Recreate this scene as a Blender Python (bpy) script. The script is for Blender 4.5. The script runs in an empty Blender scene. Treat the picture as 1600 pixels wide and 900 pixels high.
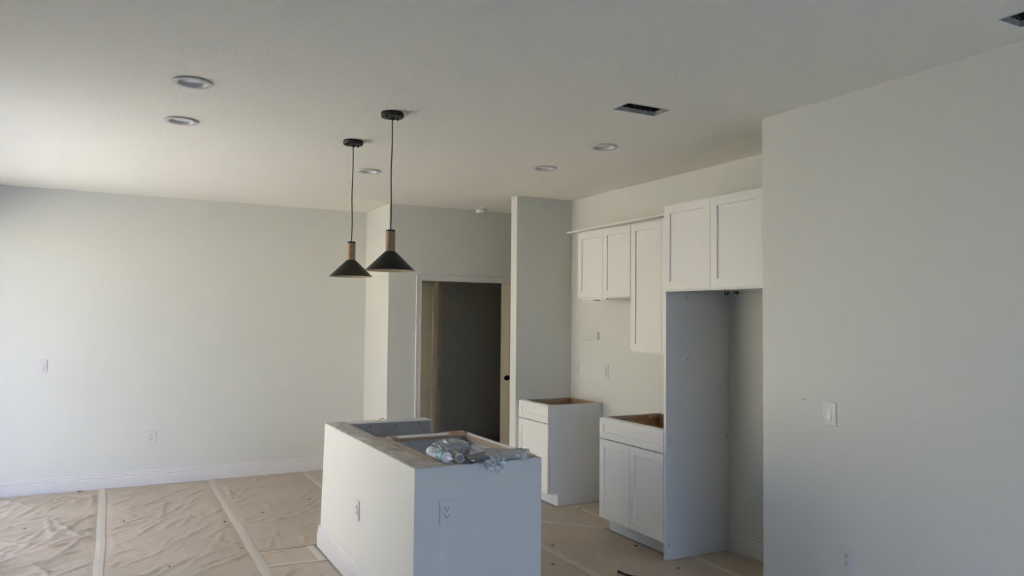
import bpy, bmesh, math, random
from mathutils import Vector, Matrix, noise
random.seed(7)
SC = bpy.context.scene
COL = SC.collection
PI = math.pi

# ------------------------------------------------------------------ camera
EYE = Vector((0.0, 0.0, 1.62))
F_PX, YAW, PITCH, ROLL = 1176.05, 0.488227, 0.0386226, 0.0092046
fw = Vector((math.sin(YAW)*math.cos(PITCH), math.cos(YAW)*math.cos(PITCH), math.sin(PITCH)))
rt = Vector((math.cos(YAW), -math.sin(YAW), 0)); up = rt.cross(fw)
r2 = rt*math.cos(ROLL) + up*math.sin(ROLL); u2 = -rt*math.sin(ROLL) + up*math.cos(ROLL)
cd = bpy.data.cameras.new('camera'); cam = bpy.data.objects.new('camera', cd); COL.objects.link(cam)
cd.sensor_width = 36; cd.lens = F_PX/1600*36; cd.clip_start = 0.05; cd.clip_end = 200
M = Matrix((r2, u2, -fw)).transposed().to_4x4(); M.translation = EYE
cam.matrix_world = M; SC.camera = cam

# ------------------------------------------------------------------ sky, sun, exposure
SC.view_settings.view_transform = 'Standard'; SC.view_settings.look = 'None'
SC.view_settings.gamma = 1; SC.view_settings.exposure = -0.10
W = bpy.data.worlds.new('sky'); SC.world = W; W.use_nodes = True
wn = W.node_tree.nodes; wl = W.node_tree.links
bg = wn['Background']; bg.inputs['Strength'].default_value = 7.8
tc = wn.new('ShaderNodeTexCoord'); sx = wn.new('ShaderNodeSeparateXYZ'); rp = wn.new('ShaderNodeValToRGB')
wl.new(tc.outputs['Generated'], sx.inputs[0]); wl.new(sx.outputs['Z'], rp.inputs['Fac']); wl.new(rp.outputs['Color'], bg.inputs['Color'])
for p_, c_ in ((0.0, (0.60, 0.63, 0.60)), (0.08, (0.44, 0.55, 0.78)), (0.26, (0.27, 0.45, 1.0))):    # pale at the horizon, blue overhead
    e_ = rp.color_ramp.elements[0] if p_ == 0.0 else rp.color_ramp.elements.new(p_); e_.position = p_; e_.color = (*c_, 1)
rp.color_ramp.elements[-1].color = (0.24, 0.42, 1.0, 1)
sd = bpy.data.lights.new('sun', 'SUN'); sd.energy = 104; sd.angle = 0.01; sd.color = (1.0, 0.92, 0.75)
sun = bpy.data.objects.new('sun', sd); COL.objects.link(sun)
SUN_DIR = Vector((-0.40, -0.60, -1.0)).normalized()
sun.rotation_euler = SUN_DIR.to_track_quat('-Z', 'Y').to_euler(); sun.location = (-4, 4, 8)
SC.cycles.diffuse_bounces = 8; SC.cycles.max_bounces = 14; SC.cycles.transparent_max_bounces = 16
SC.cycles.sample_clamp_indirect = 6

def portal(name, loc, rot, sx, sy):
    l = bpy.data.lights.new(name, 'AREA'); l.shape = 'RECTANGLE'; l.size = sx; l.size_y = sy
    l.cycles.is_portal = True
    o = bpy.data.objects.new(name, l); COL.objects.link(o); o.location = loc; o.rotation_euler = rot
SL_Y0, SL_Y1, SL_H = 4.4, 7.84, 2.42       # sliding door in the left wall
WL = -1.22                                 # left wall plane
BK = -1.9                                  # back wall plane
BW = (-0.3, 2.95, 0.05, 2.6)                 # back window x0 x1 z0 z1
portal('slider_portal', (WL-0.05, (SL_Y0+SL_Y1)/2, SL_H/2), (0, -PI/2, 0), SL_H, SL_Y1-SL_Y0)
portal('back_window_portal', ((BW[0]+BW[1])/2, BK-0.05, (BW[2]+BW[3])/2), (PI/2, 0, 0), BW[1]-BW[0], BW[3]-BW[2])

# ------------------------------------------------------------------ helpers
def V(*a): return Vector(a)
class B:
    def __init__(s): s.bm = bmesh.new()
    def box(s, x0, x1, y0, y1, z0, z1):
        if x0 > x1: x0, x1 = x1, x0
        if y0 > y1: y0, y1 = y1, y0
        if z0 > z1: z0, z1 = z1, z0
        v = [s.bm.verts.new(p) for p in [(x0,y0,z0),(x1,y0,z0),(x1,y1,z0),(x0,y1,z0),(x0,y0,z1),(x1,y0,z1),(x1,y1,z1),(x0,y1,z1)]]
        for f in [(0,3,2,1),(4,5,6,7),(0,1,5,4),(1,2,6,5),(2,3,7,6),(3,0,4,7)]: s.bm.faces.new([v[i] for i in f])
        return s
    def prism(s, pts, a0, a1, axis='x'):
        # pts in the two other axes; extruded along axis
        def P(p, a):
            if axis == 'x': return (a, p[0], p[1])
            if axis == 'y': return (p[0], a, p[1])
            return (p[0], p[1], a)
        A = [s.bm.verts.new(P(p, a0)) for p in pts]; Bv = [s.bm.verts.new(P(p, a1)) for p in pts]
        n = len(pts)
        s.bm.faces.new(A[::-1]); s.bm.faces.new(Bv)
        for i in range(n): s.bm.faces.new([A[i], A[(i+1)%n], Bv[(i+1)%n], Bv[i]])
        return s
    def lathe(s, prof, c=(0,0,0), seg=32, close=False):
        rings = []
        for r, z in prof:
            if r < 1e-6: rings.append([s.bm.verts.new((c[0], c[1], c[2]+z))])
            else: rings.append([s.bm.verts.new((c[0]+r*math.cos(2*PI*k/seg), c[1]+r*math.sin(2*PI*k/seg), c[2]+z)) for k in range(seg)])
        pr = list(zip(rings, rings[1:]))
        if close: pr.append((rings[-1], rings[0]))
        for a, b in pr:
            for k in range(seg):
                k2 = (k+1) % seg
                if len(a) == 1 and len(b) == 1: continue
                if len(a) == 1: s.bm.faces.new([a[0], b[k], b[k2]])
                elif len(b) == 1: s.bm.faces.new([a[k], b[0], a[k2]])
                else: s.bm.faces.new([a[k], b[k], b[k2], a[k2]])
        return s
    def cyl(s, p0, p1, r0, r1=None, seg=12):
        r1 = r0 if r1 is None else r1
        p0 = Vector(p0); p1 = Vector(p1); d = (p1-p0).normalized()
        a = d.orthogonal().normalized(); b = d.cross(a)
        R0 = [s.bm.verts.new(p0 + (a*math.cos(2*PI*k/seg)+b*math.sin(2*PI*k/seg))*r0) for k in range(seg)]
        R1 = [s.bm.verts.new(p1 + (a*math.cos(2*PI*k/seg)+b*math.sin(2*PI*k/seg))*r1) for k in range(seg)]
        for k in range(seg): s.bm.faces.new([R0[k], R0[(k+1)%seg], R1[(k+1)%seg], R1[k]])
        s.bm.faces.new(R0[::-1]); s.bm.faces.new(R1)
        return s
    def tube(s, pts, r, seg=8):
        pts = [Vector(p) for p in pts]; prev = None; rings = []
        for i, p in enumerate(pts):
            d = (pts[min(i+1, len(pts)-1)] - pts[max(i-1, 0)]).normalized()
            a = d.orthogonal().normalized() if prev is None else (prev - d*prev.dot(d)).normalized()
            prev = a; b = d.cross(a)
            rings.append([s.bm.verts.new(p+(a*math.cos(2*PI*k/seg)+b*math.sin(2*PI*k/seg))*r) for k in range(seg)])
        for A, C2 in zip(rings, rings[1:]):
            for k in range(seg): s.bm.faces.new([A[k], A[(k+1)%seg], C2[(k+1)%seg], C2[k]])
        s.bm.faces.new(rings[0][::-1]); s.bm.faces.new(rings[-1])
        return s
    def quad(s, *p):
        s.bm.faces.new([s.bm.verts.new(q) for q in p]); return s

def obj(name, b, m, parent=None, bevel=0, smooth=False, label=None, kind=None, recalc=True):
    bm = b.bm
    if recalc: bmesh.ops.recalc_face_normals(bm, faces=bm.faces[:])
    me = bpy.data.meshes.new(name); bm.to_mesh(me); bm.free()
    if smooth:
        for p in me.polygons: p.use_smooth = True
    me.materials.append(m)
    o = bpy.data.objects.new(name, me); COL.objects.link(o)
    if parent: o.parent = parent
    if bevel:
        md = o.modifiers.new('bevel', 'BEVEL'); md.width = bevel; md.segments = 2; md.limit_method = 'ANGLE'; md.angle_limit = 0.6
    if smooth == 'auto':
        for p in me.polygons: p.use_smooth = True
        me.set_sharp_from_angle(angle=0.6)
    if label: o['label'] = label
    if kind: o['kind'] = kind
    return o
def tag(o, label, cat, group=None):
    o['label'] = label; o['category'] = cat
    if group: o['group'] = group
    return o
def thing(name, label, cat, loc=(0,0,0), rz=0, group=None):
    o = bpy.data.objects.new(name, None); COL.objects.link(o); o.location = loc; o.rotation_euler = (0,0,rz)
    o.empty_display_size = 0.05
    return tag(o, label, cat, group)
def struct(name, b, m, **k):
    o = obj(name, b, m, **k); o['kind'] = 'structure'; return o
def dup(root, loc, rz, label, group=None):
    r = root.copy(); COL.objects.link(r); r.location = loc; r.rotation_euler = (0,0,rz); r['label'] = label
    if group: r['group'] = group
    for ch in list(root.children):
        c = ch.copy(); COL.objects.link(c); c.parent = r
        for g in list(ch.children):
            d = g.copy(); COL.objects.link(d); d.parent = c
    return r

# ------------------------------------------------------------------ materials
def mat(name, col, rough=0.5, metal=0, bump=None, var=None, spec=0.5, **kw):
    m = bpy.data.materials.new(name); m.use_nodes = True
    nt = m.node_tree; n = nt.nodes; L = nt.links; p = n['Principled BSDF']
    p.inputs['Base Color'].default_value = (*col, 1); p.inputs['Roughness'].default_value = rough
    p.inputs['Metallic'].default_value = metal; p.inputs['Specular IOR Level'].default_value = spec
    tc = n.new('ShaderNodeTexCoord')
    if var:   # (scale, amount, colour2, stretch)
        sc, amt, c2, st = var
        mp = n.new('ShaderNodeMapping'); mp.inputs['Scale'].default_value = st; L.new(tc.outputs['Object'], mp.inputs['Vector'])
        nz = n.new('ShaderNodeTexNoise'); nz.inputs['Scale'].default_value = sc; nz.inputs['Detail'].default_value = 5
        L.new(mp.outputs[0], nz.inputs['Vector'])
        rp = n.new('ShaderNodeValToRGB'); rp.color_ramp.elements[0].position = 0.5-amt; rp.color_ramp.elements[1].position = 0.5+amt
        rp.color_ramp.elements[0].color = (*col, 1); rp.color_ramp.elements[1].color = (*c2, 1)
        L.new(nz.outputs['Fac'], rp.inputs['Fac']); L.new(rp.outputs['Color'], p.inputs['Base Color'])
    if bump:  # (scale, strength, distance)
        nz = n.new('ShaderNodeTexNoise'); nz.inputs['Scale'].default_value = bump[0]; nz.inputs['Detail'].default_value = 4
        L.new(tc.outputs['Object'], nz.inputs['Vector'])
        bp = n.new('ShaderNodeBump'); bp.inputs['Strength'].default_value = bump[1]; bp.inputs['Distance'].default_value = bump[2]
        L.new(nz.outputs['Fac'], bp.inputs['Height']); L.new(bp.outputs[0], p.inputs['Normal'])
    return m
wall_m = mat('wall_paint', (0.595, 0.590, 0.54), 0.55, bump=(60, 0.12, 0.002), var=(1.3, 0.3, (0.61, 0.605, 0.555), (1,1,1)))
ceil_m = mat('ceiling_texture_paint', (0.87, 0.84, 0.74), 0.8, bump=(55, 0.45, 0.004))
trim_m = mat('trim_gloss_paint', (0.66, 0.63, 0.605), 0.3)
cab_m = mat('cabinet_white_paint', (0.76, 0.74, 0.69), 0.38)
side_m = mat('cabinet_side_laminate', (0.66, 0.66, 0.65), 0.42)
paper_m = mat('floor_paper', (0.385, 0.315, 0.235), 0.5, bump=(9, 0.35, 0.012), var=(2.2, 0.25, (0.46, 0.385, 0.295), (1,0.6,1)))
tape_m = mat('masking_tape', (0.50, 0.44, 0.35), 0.5, var=(9, 0.3, (0.56, 0.49, 0.39), (1,1,1)))
slab_m = mat('concrete_slab', (0.30, 0.27, 0.23), 0.8)
raw_m = mat('raw_concrete_board', (0.54, 0.49, 0.42), 0.9, bump=(55, 0.9, 0.008), var=(16, 0.16, (0.34, 0.32, 0.29), (1,0.5,1)))
rawin_m = mat('unpainted_drywall', (0.36, 0.36, 0.355), 0.85, bump=(30, 0.4, 0.004), var=(7, 0.25, (0.25, 0.25, 0.25), (1,1,1)))
wood_m = mat('raw_wood', (0.44, 0.27, 0.16), 0.6, var=(6, 0.2, (0.30, 0.17, 0.095), (1,12,12)))
palewood_m = mat('pale_raw_wood', (0.46, 0.37, 0.28), 0.6, var=(7, 0.15, (0.31, 0.22, 0.15), (14,1,14)))
ply_m = mat('plywood_block', (0.40, 0.25, 0.15), 0.7, var=(12, 0.2, (0.30, 0.18, 0.11), (4,1,1)))
inside_m = mat('cabinet_interior_maple', (0.55, 0.38, 0.22), 0.5, var=(5, 0.25, (0.46, 0.31, 0.17), (1,1,8)))
black_m = mat('black_metal', (0.006, 0.0055, 0.005), 0.5, spec=0.25)
cord_m = mat('black_cord', (0.007, 0.006, 0.005), 0.6, spec=0.2)
brass_m = mat('shade_lining_cream', (0.55, 0.47, 0.30), 0.4)
sleeve_m = mat('turned_wood', (0.29, 0.19, 0.11), 0.6, var=(10, 0.2, (0.18, 0.115, 0.065), (1,1,14)))
plate_m = mat('plastic_white', (0.60, 0.59, 0.565), 0.3)
dark_m = mat('dark_slot', (0.02, 0.02, 0.02), 0.6)
chrome_m = mat('bright_screw', (0.55, 0.55, 0.55), 0.3, 1)
steel_m = mat('galvanized_steel', (0.55, 0.55, 0.52), 0.5, 0.2, var=(20, 0.2, (0.32, 0.32, 0.30), (1,1,1)))
liner_m = mat('black_duct_liner', (0.005, 0.005, 0.005), 0.9, bump=(80, 1.0, 0.02), var=(60, 0.06, (0.012, 0.012, 0.012), (1,1,1)))
door_m = mat('door_cream_paint', (0.88, 0.80, 0.62), 0.4)
jamb_m = mat('door_edge_primer', (0.34, 0.28, 0.22), 0.6, var=(14, 0.2, (0.27, 0.22, 0.17), (1,1,0.3)))
dimwall_m = mat('dim_room_paint', (0.60, 0.58, 0.51), 0.7)
patio_m = mat('patio_concrete', (0.62, 0.58, 0.52), 0.8)
soil_m = mat('grass_yard', (0.06, 0.085, 0.035), 0.9)
bounce_wall_m = mat('bounce_wall_stucco', (0.66, 0.60, 0.50), 0.9)  # for the added wall that bounces sunlight toward the sliding door
sky_reflector_m = mat('added_sky_reflector', (0.010, 0.022, 0.035), 0.12)  # dark glossy water for the added plane that mirrors the sky
alu_m = mat('white_aluminium', (0.75, 0.75, 0.75), 0.35)
diff_m = mat('lens_diffuser', (0.88, 0.87, 0.84), 0.35)
baffle_m = mat('can_baffle_white', (0.56, 0.55, 0.52), 0.3)
scrap_m = mat('dark_scrap', (0.05, 0.035, 0.025), 0.7)
chip_m = mat('pale_chip', (0.55, 0.50, 0.42), 0.7)
tube_m = mat('tube_white_plastic', (0.72, 0.72, 0.72), 0.3)
cap_m = mat('cap_white_plastic', (0.70, 0.70, 0.74), 0.35)
ink_m = mat('navy_ink', (0.02, 0.06, 0.14), 0.4)
teal_m = mat('teal_print', (0.10, 0.34, 0.44), 0.4)
yellow_m = mat('yellow_print', (0.50, 0.47, 0.10), 0.4)
gtube_m = mat('grey_tube_film', (0.20, 0.21, 0.21), 0.35, var=(30, 0.2, (0.30, 0.30, 0.29), (1,1,1)))
gend_m = mat('grey_tube_end', (0.16, 0.18, 0.19), 0.5)
rim_m = mat('pale_rim', (0.62, 0.62, 0.60), 0.35)
navy_m = mat('navy_packet', (0.012, 0.018, 0.03), 0.3)
pack_m = mat('grey_packet_face', (0.12, 0.115, 0.12), 0.3, var=(25, 0.15, (0.20, 0.19, 0.19), (1,3,1)))
card_m = mat('pinkish_paper', (0.50, 0.44, 0.45), 0.6)
glass_m = bpy.data.materials.new('clear_glass'); glass_m.use_nodes = True
nt = glass_m.node_tree; nt.nodes.remove(nt.nodes['Principled BSDF'])
t_ = nt.nodes.new('ShaderNodeBsdfTransparent'); g_ = nt.nodes.new('ShaderNodeBsdfGlossy'); g_.inputs['Roughness'].default_value = 0.02
mx = nt.nodes.new('ShaderNodeMixShader'); mx.inputs[0].default_value = 0.07; t_.inputs[0].default_value = (0.96, 0.98, 0.97, 1)
nt.links.new(t_.outputs[0], mx.inputs[1]); nt.links.new(g_.outputs[0], mx.inputs[2]); nt.links.new(mx.outputs[0], nt.nodes['Material Output'].inputs[0])
def film(name, dcol, tfac, gfac, rough):
    m = bpy.data.materials.new(name); m.use_nodes = True; nt = m.node_tree; nt.nodes.remove(nt.nodes['Principled BSDF'])
    t = nt.nodes.new('ShaderNodeBsdfTransparent'); t.inputs[0].default_value = (0.86, 0.88, 0.87, 1)
    d = nt.nodes.new('ShaderNodeBsdfDiffuse'); d.inputs[0].default_value = (*dcol, 1)
    g = nt.nodes.new('ShaderNodeBsdfGlossy'); g.inputs['Roughness'].default_value = rough
    a = nt.nodes.new('ShaderNodeMixShader'); a.inputs[0].default_value = tfac; b = nt.nodes.new('ShaderNodeMixShader'); b.inputs[0].default_value = gfac
    nt.links.new(d.outputs[0], a.inputs[1]); nt.links.new(t.outputs[0], a.inputs[2])
    nt.links.new(a.outputs[0], b.inputs[1]); nt.links.new(g.outputs[0], b.inputs[2]); nt.links.new(b.outputs[0], nt.nodes['Material Output'].inputs[0])
    return m
bag_m = film('clear_crumpled_film', (0.50, 0.51, 0.49), 0.56, 0.14, 0.22)

# ------------------------------------------------------------------ setting
C = 2.746; TOP = 3.15
KX = 3.89; FARY = 7.97; HY = 7.20; BX = 2.43; RX = 3.20; RY = 3.05
b = B(); b.box(WL-0.15, 5.2, BK-0.15, 9.6, -0.15, 0.0); struct('floor', b, slab_m)
b = B(); b.box(-14, WL-0.15, -8, 16, -0.25, -0.05); struct('patio', b, patio_m)
b = B(); b.box(-3.2, WL-0.15, 2.6, 9.0, 2.62, 2.80); struct('added_sky_blocker', b, alu_m)  # unseen roof, added to block high blue sky from the sliding door
b = B(); b.box(-8.3, -8.0, -2, 15, -0.05, 3.0); struct('added_bounce_wall', b, bounce_wall_m)  # unseen wall, added to bounce warm sunlight level through the sliding door
b = B(); b.box(-60, 60, -90, BK-1.2, -0.40, -0.30); struct('added_sky_reflector', b, sky_reflector_m)  # unseen water, added to keep light from the back window blue
b = B(); b.box(WL-0.15, 6, BK-1.2, BK-0.151, -0.30, -0.10); struct('yard', b, soil_m)

cans = [(0.316, 3.92), (0.327, 4.74), (1.735, 5.66), (2.849, 4.86), (2.830, 4.06)]
vents = [(2.357, 2.636, 3.159, 3.300), (2.893, 3.040, 1.300, 1.597)]
bm = bmesh.new()
def loop(pts):
    vs = [bm.verts.new((x, y, C)) for x, y in pts]
    return [bm.edges.new((vs[i], vs[(i+1) % len(vs)])) for i in range(len(vs))]
E_ = loop([(WL-0.15, BK-0.15), (5.2, BK-0.15), (5.2, 9.6), (WL-0.15, 9.6)])
for cx, cy in cans: E_ += loop([(cx+0.072*math.cos(2*PI*k/28), cy+0.072*math.sin(2*PI*k/28)) for k in range(28)])
for x0, x1, y0, y1 in vents: E_ += loop([(x0,y0),(x1,y0),(x1,y1),(x0,y1)])
bmesh.ops.triangle_fill(bm, use_beauty=True, use_dissolve=False, edges=E_)
bmesh.ops.recalc_face_normals(bm, faces=bm.faces[:])
ge = bmesh.ops.extrude_face_region(bm, geom=bm.faces[:])
bmesh.ops.translate(bm, verts=[v for v in ge['geom'] if isinstance(v, bmesh.types.BMVert)], vec=(0, 0, 0.014))
b = B(); b.bm.free(); b.bm = bm; b.box(WL-0.15, 5.2, BK-0.15, 9.6, TOP, TOP+0.1)
struct('ceiling', b, ceil_m)

b = B(); b.box(WL-0.15, BX, FARY, FARY+0.12, 0, TOP); struct('wall_far', b, wall_m, bevel=0)
# left wall with the sliding door opening
b = B(); b.box(WL-0.15, WL, BK-0.15, SL_Y0, 0, TOP); b.box(WL-0.15, WL, SL_Y1, FARY+0.12, 0, TOP); b.box(WL-0.15, WL, SL_Y0, SL_Y1, SL_H, TOP)
struct('wall_left', b, wall_m)
# back wall with window
b = B(); b.box(WL, BW[0], BK-0.15, BK, 0, TOP); b.box(BW[1], RX+0.12, BK-0.15, BK, 0, TOP)
b.box(BW[0], BW[1], BK-0.15, BK, 0, BW[2]); b.box(BW[0], BW[1], BK-0.15, BK, BW[3], TOP); struct('wall_back', b, wall_m)
b = B(); b.prism([(RX, BK-0.15), (RX, RY), (KX+0.12, RY), (KX+0.12, RY-0.12), (RX+0.12, RY-0.12), (RX+0.12, BK-0.15)], 0, TOP, 'z'); struct('wall_right', b, wall_m, bevel=0.004)
b = B(); b.box(KX, KX+0.12, RY, 6.215, 0, TOP); struct('wall_kitchen', b, wall_m)
b = B(); b.box(3.29, KX, 6.108, 6.222, 0, TOP); struct('wall_pantry', b, wall_m, bevel=0.003)
b = B(); b.box(BX, BX+0.12, HY+0.12, FARY+0.12, 0, TOP)   # block side, facing the window
b.box(BX, 2.775, HY, HY+0.12, 0, TOP); b.box(2.775, 4.2, HY, HY+0.12, 2.0, TOP); b.box(4.2, 5.05, HY, HY+0.12, 0, TOP)
struct('wall_hall', b, wall_m)
b = B(); b.box(KX+0.12, 5.05, 6.10, 6.222, 0, TOP); b.box(5.05, 5.17, 6.10, 9.5, 0, TOP); struct('wall_hall_end', b, wall_m)
b = B(); b.box(BX, 3.412, 8.20, 8.30, 0, TOP); b.box(4.70, 5.05, 8.24, 8.34, 0, TOP); b.box(2.5, 5.05, 9.2, 9.32, 0, TOP)
b.box(2.9, 3.02, 8.30, 9.2, 0, TOP); struct('wall_vestibule', b, dimwall_m)

b = B(); b.cyl((RX, 2.765, 1.205), (RX-0.0008, 2.765, 1.205), 0.004, seg=8); obj('nail_hole', b, scrap_m, bpy.data.objects['wall_right'], label='tiny dark nail hole')
# baseboards: stepped profile (depth, height)
PROF = [(0,0),(0.017,0),(0.017,0.090),(0.015,0.094),(0.011,0.096),(0.011,0.101),(0.014,0.104),(0.014,0.108),(0.008,0.111),(0.007,0.118),(0.009,0.124),(0.009,0.133),(0.006,0.136),(0,0.137)]
def base_y(name, x0, x1, y, s=-1, k=1.0):     # runs along X on a wall at y; s=-1 sticks toward -Y
    b = B(); b.prism([(y+s*d, z*k) for d, z in PROF], x0, x1, 'x'); return struct(name, b, trim_m)
def base_x(name, y0, y1, x, s=-1, k=1.0):
    b = B(); b.prism([(x+s*d, z*k) for d, z in PROF], y0, y1, 'y'); return struct(name, b, trim_m)
base_y('baseboard_far', WL, BX, FARY)
base_x('baseboard_hall', HY, FARY-0.016, BX)
base_x('baseboard_kitchen', RY+0.0, 4.012, KX)
base_x('baseboard_right', BK, RY, RX)
base_x('baseboard_left', BK, SL_Y0-0.06, WL, 1)

# casing round the hall opening
b = B()
def casing(b, x0, x1, z0, z1):
    b.box(x0, x1, HY-0.012, HY, z0, z1)
b.box(2.722, 2.777, HY-0.012, HY, 0, 2.037); b.box(2.722, 2.735, HY-0.019, HY-0.012, 0, 2.037); b.box(2.770, 2.777, HY, HY+0.12, 0, 1.985)
b.box(2.777, 4.25, HY-0.012, HY, 1.997, 2.037); b.box(2.735, 4.25, HY-0.019, HY-0.012, 2.040, 2.037)
b.box(2.777, 4.2, HY, HY+0.12, 1.985, 1.9969)
struct('trim_1', b, trim_m, bevel=0.002)

# sliding door: frame + panels of glass
ym = (SL_Y0+SL_Y1)/2
b = B(); x0, x1 = WL-0.13, WL-0.03
b.box(x0, x1, SL_Y0, SL_Y0+0.05, 0, SL_H); b.box(x0, x1, SL_Y1-0.05, SL_Y1, 0, SL_H); b.box(x0, x1, SL_Y0, SL_Y1, SL_H-0.05, SL_H); b.box(x0, x1, SL_Y0, SL_Y1, 0, 0.03)
sl = struct('door_3', b, alu_m, bevel=0.002)
for i, (a0, a1, xx) in enumerate([(SL_Y0+0.05, ym+0.03, WL-0.11), (ym-0.03, SL_Y1-0.05, WL-0.07)]):
    b = B(); b.box(xx, xx+0.03, a0, a0+0.06, 0.03, SL_H-0.05); b.box(xx, xx+0.03, a1-0.06, a1, 0.03, SL_H-0.05)
    b.box(xx, xx+0.03, a0, a1, 0.03, 0.11); b.box(xx, xx+0.03, a0, a1, SL_H-0.11, SL_H-0.05)
    so = obj('door_sash', b, alu_m, sl)
    b = B(); b.box(xx+0.012, xx+0.016, a0+0.05, a1-0.05, 0.1, SL_H-0.1); obj('pane', b, glass_m, so)
b = B(); y0, y1 = BK-0.12, BK-0.04
b.box(BW[0], BW[0]+0.05, y0, y1, BW[2], BW[3]); b.box(BW[1]-0.05, BW[1], y0, y1, BW[2], BW[3]); b.box(BW[0], BW[1], y0, y1, BW[2], BW[2]+0.05); b.box(BW[0], BW[1], y0, y1, BW[3]-0.05, BW[3])
xm = (BW[0]+BW[1])/2; b.box(xm-0.03, xm+0.03, y0, y1, BW[2], BW[3])
wo = struct('window_1', b, alu_m, bevel=0.002)
b = B(); b.box(BW[0]+0.05, xm-0.03, y0+0.03, y0+0.034, BW[2]+0.05, BW[3]-0.05); obj('pane', b, glass_m, wo)
b = B(); b.box(xm+0.03, BW[1]-0.05, y0+0.03, y0+0.034, BW[2]+0.05, BW[3]-0.05); obj('pane', b, glass_m, wo)

# two open panelled door leaves beyond the opening (local: x along the leaf from its hinge, front face toward -y)
def leaf(name, loc_, rz, w, edge):
    b = B(); H = 2.06; st = 0.105
    b.box(0, w, 0.006, 0.030, 0.01, H)
    for f0, f1 in ((0, 0.006), (0.030, 0.036)):
        b.box(0, st, f0, f1, 0.01, H); b.box(w-st, w, f0, f1, 0.01, H)
        for z0, z1 in ((0.01, 0.22), (0.86, 0.99), (H-0.12, H)): b.box(st, w-st, f0, f1, z0, z1)
    d = struct(name, b, door_m); d.location = loc_; d.rotation_euler = (0, 0, rz)
    for z0, z1 in ((0.25, 0.83), (1.02, H-0.15)):
        b = B(); b.box(st+0.03, w-st-0.03, 0.001, 0.0065, z0, z1); obj('raised_panel', b, door_m, d, bevel=0.002)
    return d
leaf('door_1', (2.800, 7.335, 0), math.radians(54.5), 0.76, jamb_m)
d2 = leaf('door_2', (4.104, 8.0, 0), math.radians(-40), 0.76, door_m)
b = B(); b.cyl((0.085, 0, 0.90), (0.085, -0.012, 0.90), 0.03, seg=20); b.cyl((0.085, -0.011, 0.90), (0.085, -0.04, 0.90), 0.012, seg=14)
b.cyl((0.085, -0.039, 0.90), (0.085, -0.066, 0.90), 0.022, 0.027, seg=20); obj('door_knob', b, black_m, d2, label='black round door knob')
b = B(); b.box(3.347, 3.413, 8.17, 8.20, 0, 2.05); b.box(3.360, 3.400, 8.155, 8.17, 0, 2.03); struct('trim_2', b, jamb_m, bevel=0.002)

# ------------------------------------------------------------------ floor paper, tape
obst = []
def sheet(label, x0, x1, y0, y1, z=0.003, amp=0.010, seed=0, n=40, fine=4.2, group='protective paper on the floor'):
    rnd = random.Random(seed); bm = bmesh.new(); cr = []
    for _ in range(n):        # creases: short ridges, most of them running diagonally
        cx = rnd.uniform(x0, x1); cy = rnd.uniform(max(y0, fine), y1); a = rnd.gauss(0.85, 0.35) if rnd.random() < 0.8 else rnd.uniform(0, PI)
        cr.append((cx, cy, math.cos(a), math.sin(a), rnd.uniform(0.08, 0.45), rnd.uniform(0.006, 0.020), amp*rnd.uniform(0.25, 1.0), rnd.uniform(0, 50)))
    xs = [x0+(x1-x0)*i/max(2, int((x1-x0)/0.0165)) for i in range(max(2, int((x1-x0)/0.0165))+1)]
    ys = []; yy = y0
    while yy < y1-0.01: ys.append(yy); yy += 0.0165 if yy > fine else min(0.12, max(0.0165, fine-yy) if fine > yy else 0.0165)
    ys.append(y1); H = [[0.0]*len(ys) for _ in xs]
    import bisect
    for (cx, cy, ca, sa, L, w, h, sd_) in cr:
        ex = abs(ca)*L+3*w+0.03; ey = abs(sa)*L+3*w+0.03
        for i in range(bisect.bisect_left(xs, cx-ex), min(len(xs), bisect.bisect_right(xs, cx+ex))):
            for j in range(bisect.bisect_left(ys, cy-ey), min(len(ys), bisect.bisect_right(ys, cy+ey))):
                dx = xs[i]-cx; dy = ys[j]-cy; u = dx*ca+dy*sa; v = -dx*sa+dy*ca + 0.03*noise.noise(Vector((u*5, sd_, 0)))
                if abs(u) < L: H[i][j] += h*math.exp(-abs(v/w)**1.4)*(1-(u/L)**2)
    g = []
    for i, x in enumerate(xs):
        row = []
        for j, y in enumerate(ys):
            k = min(1, max(0, min(x-x0, x1-x, y-y0, y1-y)-0.028)/0.05)
            base = (noise.noise(Vector((x*2.6, y*2.6, seed)))+0.5)*amp*0.6 + 0.0012*noise.noise(Vector((x*14, y*14, seed)))
            row.append(bm.verts.new((x, y, z + max(0, base+H[i][j])*k)))
        g.append(row)
    for i in range(len(xs)-1):
        for j in range(len(ys)-1): bm.faces.new([g[i][j], g[i+1][j], g[i+1][j+1], g[i][j+1]])
    b = B(); b.bm.free(); b.bm = bm
    o = obj('floor_paper', b, paper_m, smooth=True, recalc=False)
    return tag(o, label, 'floor paper', group)
sheet('wrinkled tan floor paper, strip nearest the glass door', WL+0.005, -0.03, -1.8, 7.93, seed=1, amp=0.016, n=230)
sheet('wrinkled tan floor paper, second strip from the glass door', -0.03, 0.89, -1.8, 7.93, seed=5, amp=0.011, n=110)
sheet('tan floor paper between second tape line and island', 0.89, 1.295, -1.8, 5.04, seed=9, amp=0.009)
sheet('small patch of tan floor paper at island corner', 0.89, 1.295, 5.04, 5.35, seed=11, amp=0.0015, n=8)
sheet('tan floor paper under the outlet end of the far wall', 0.89, 1.80, 5.40, 7.93, seed=13, amp=0.008, n=60, fine=5.4)
sheet('tan floor paper in far corner behind the island', 1.80, 2.405, 5.40, 7.93, seed=17, amp=0.006, fine=5.4)
sheet('tan floor paper leading to the hall opening', 2.43, 4.2, 6.25, 7.18, seed=18, amp=0.006)
sheet('dim tan floor paper in aisle beside the island', 2.12, 2.71, -1.8, 6.20, seed=21, amp=0.006, fine=3.0)
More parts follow.
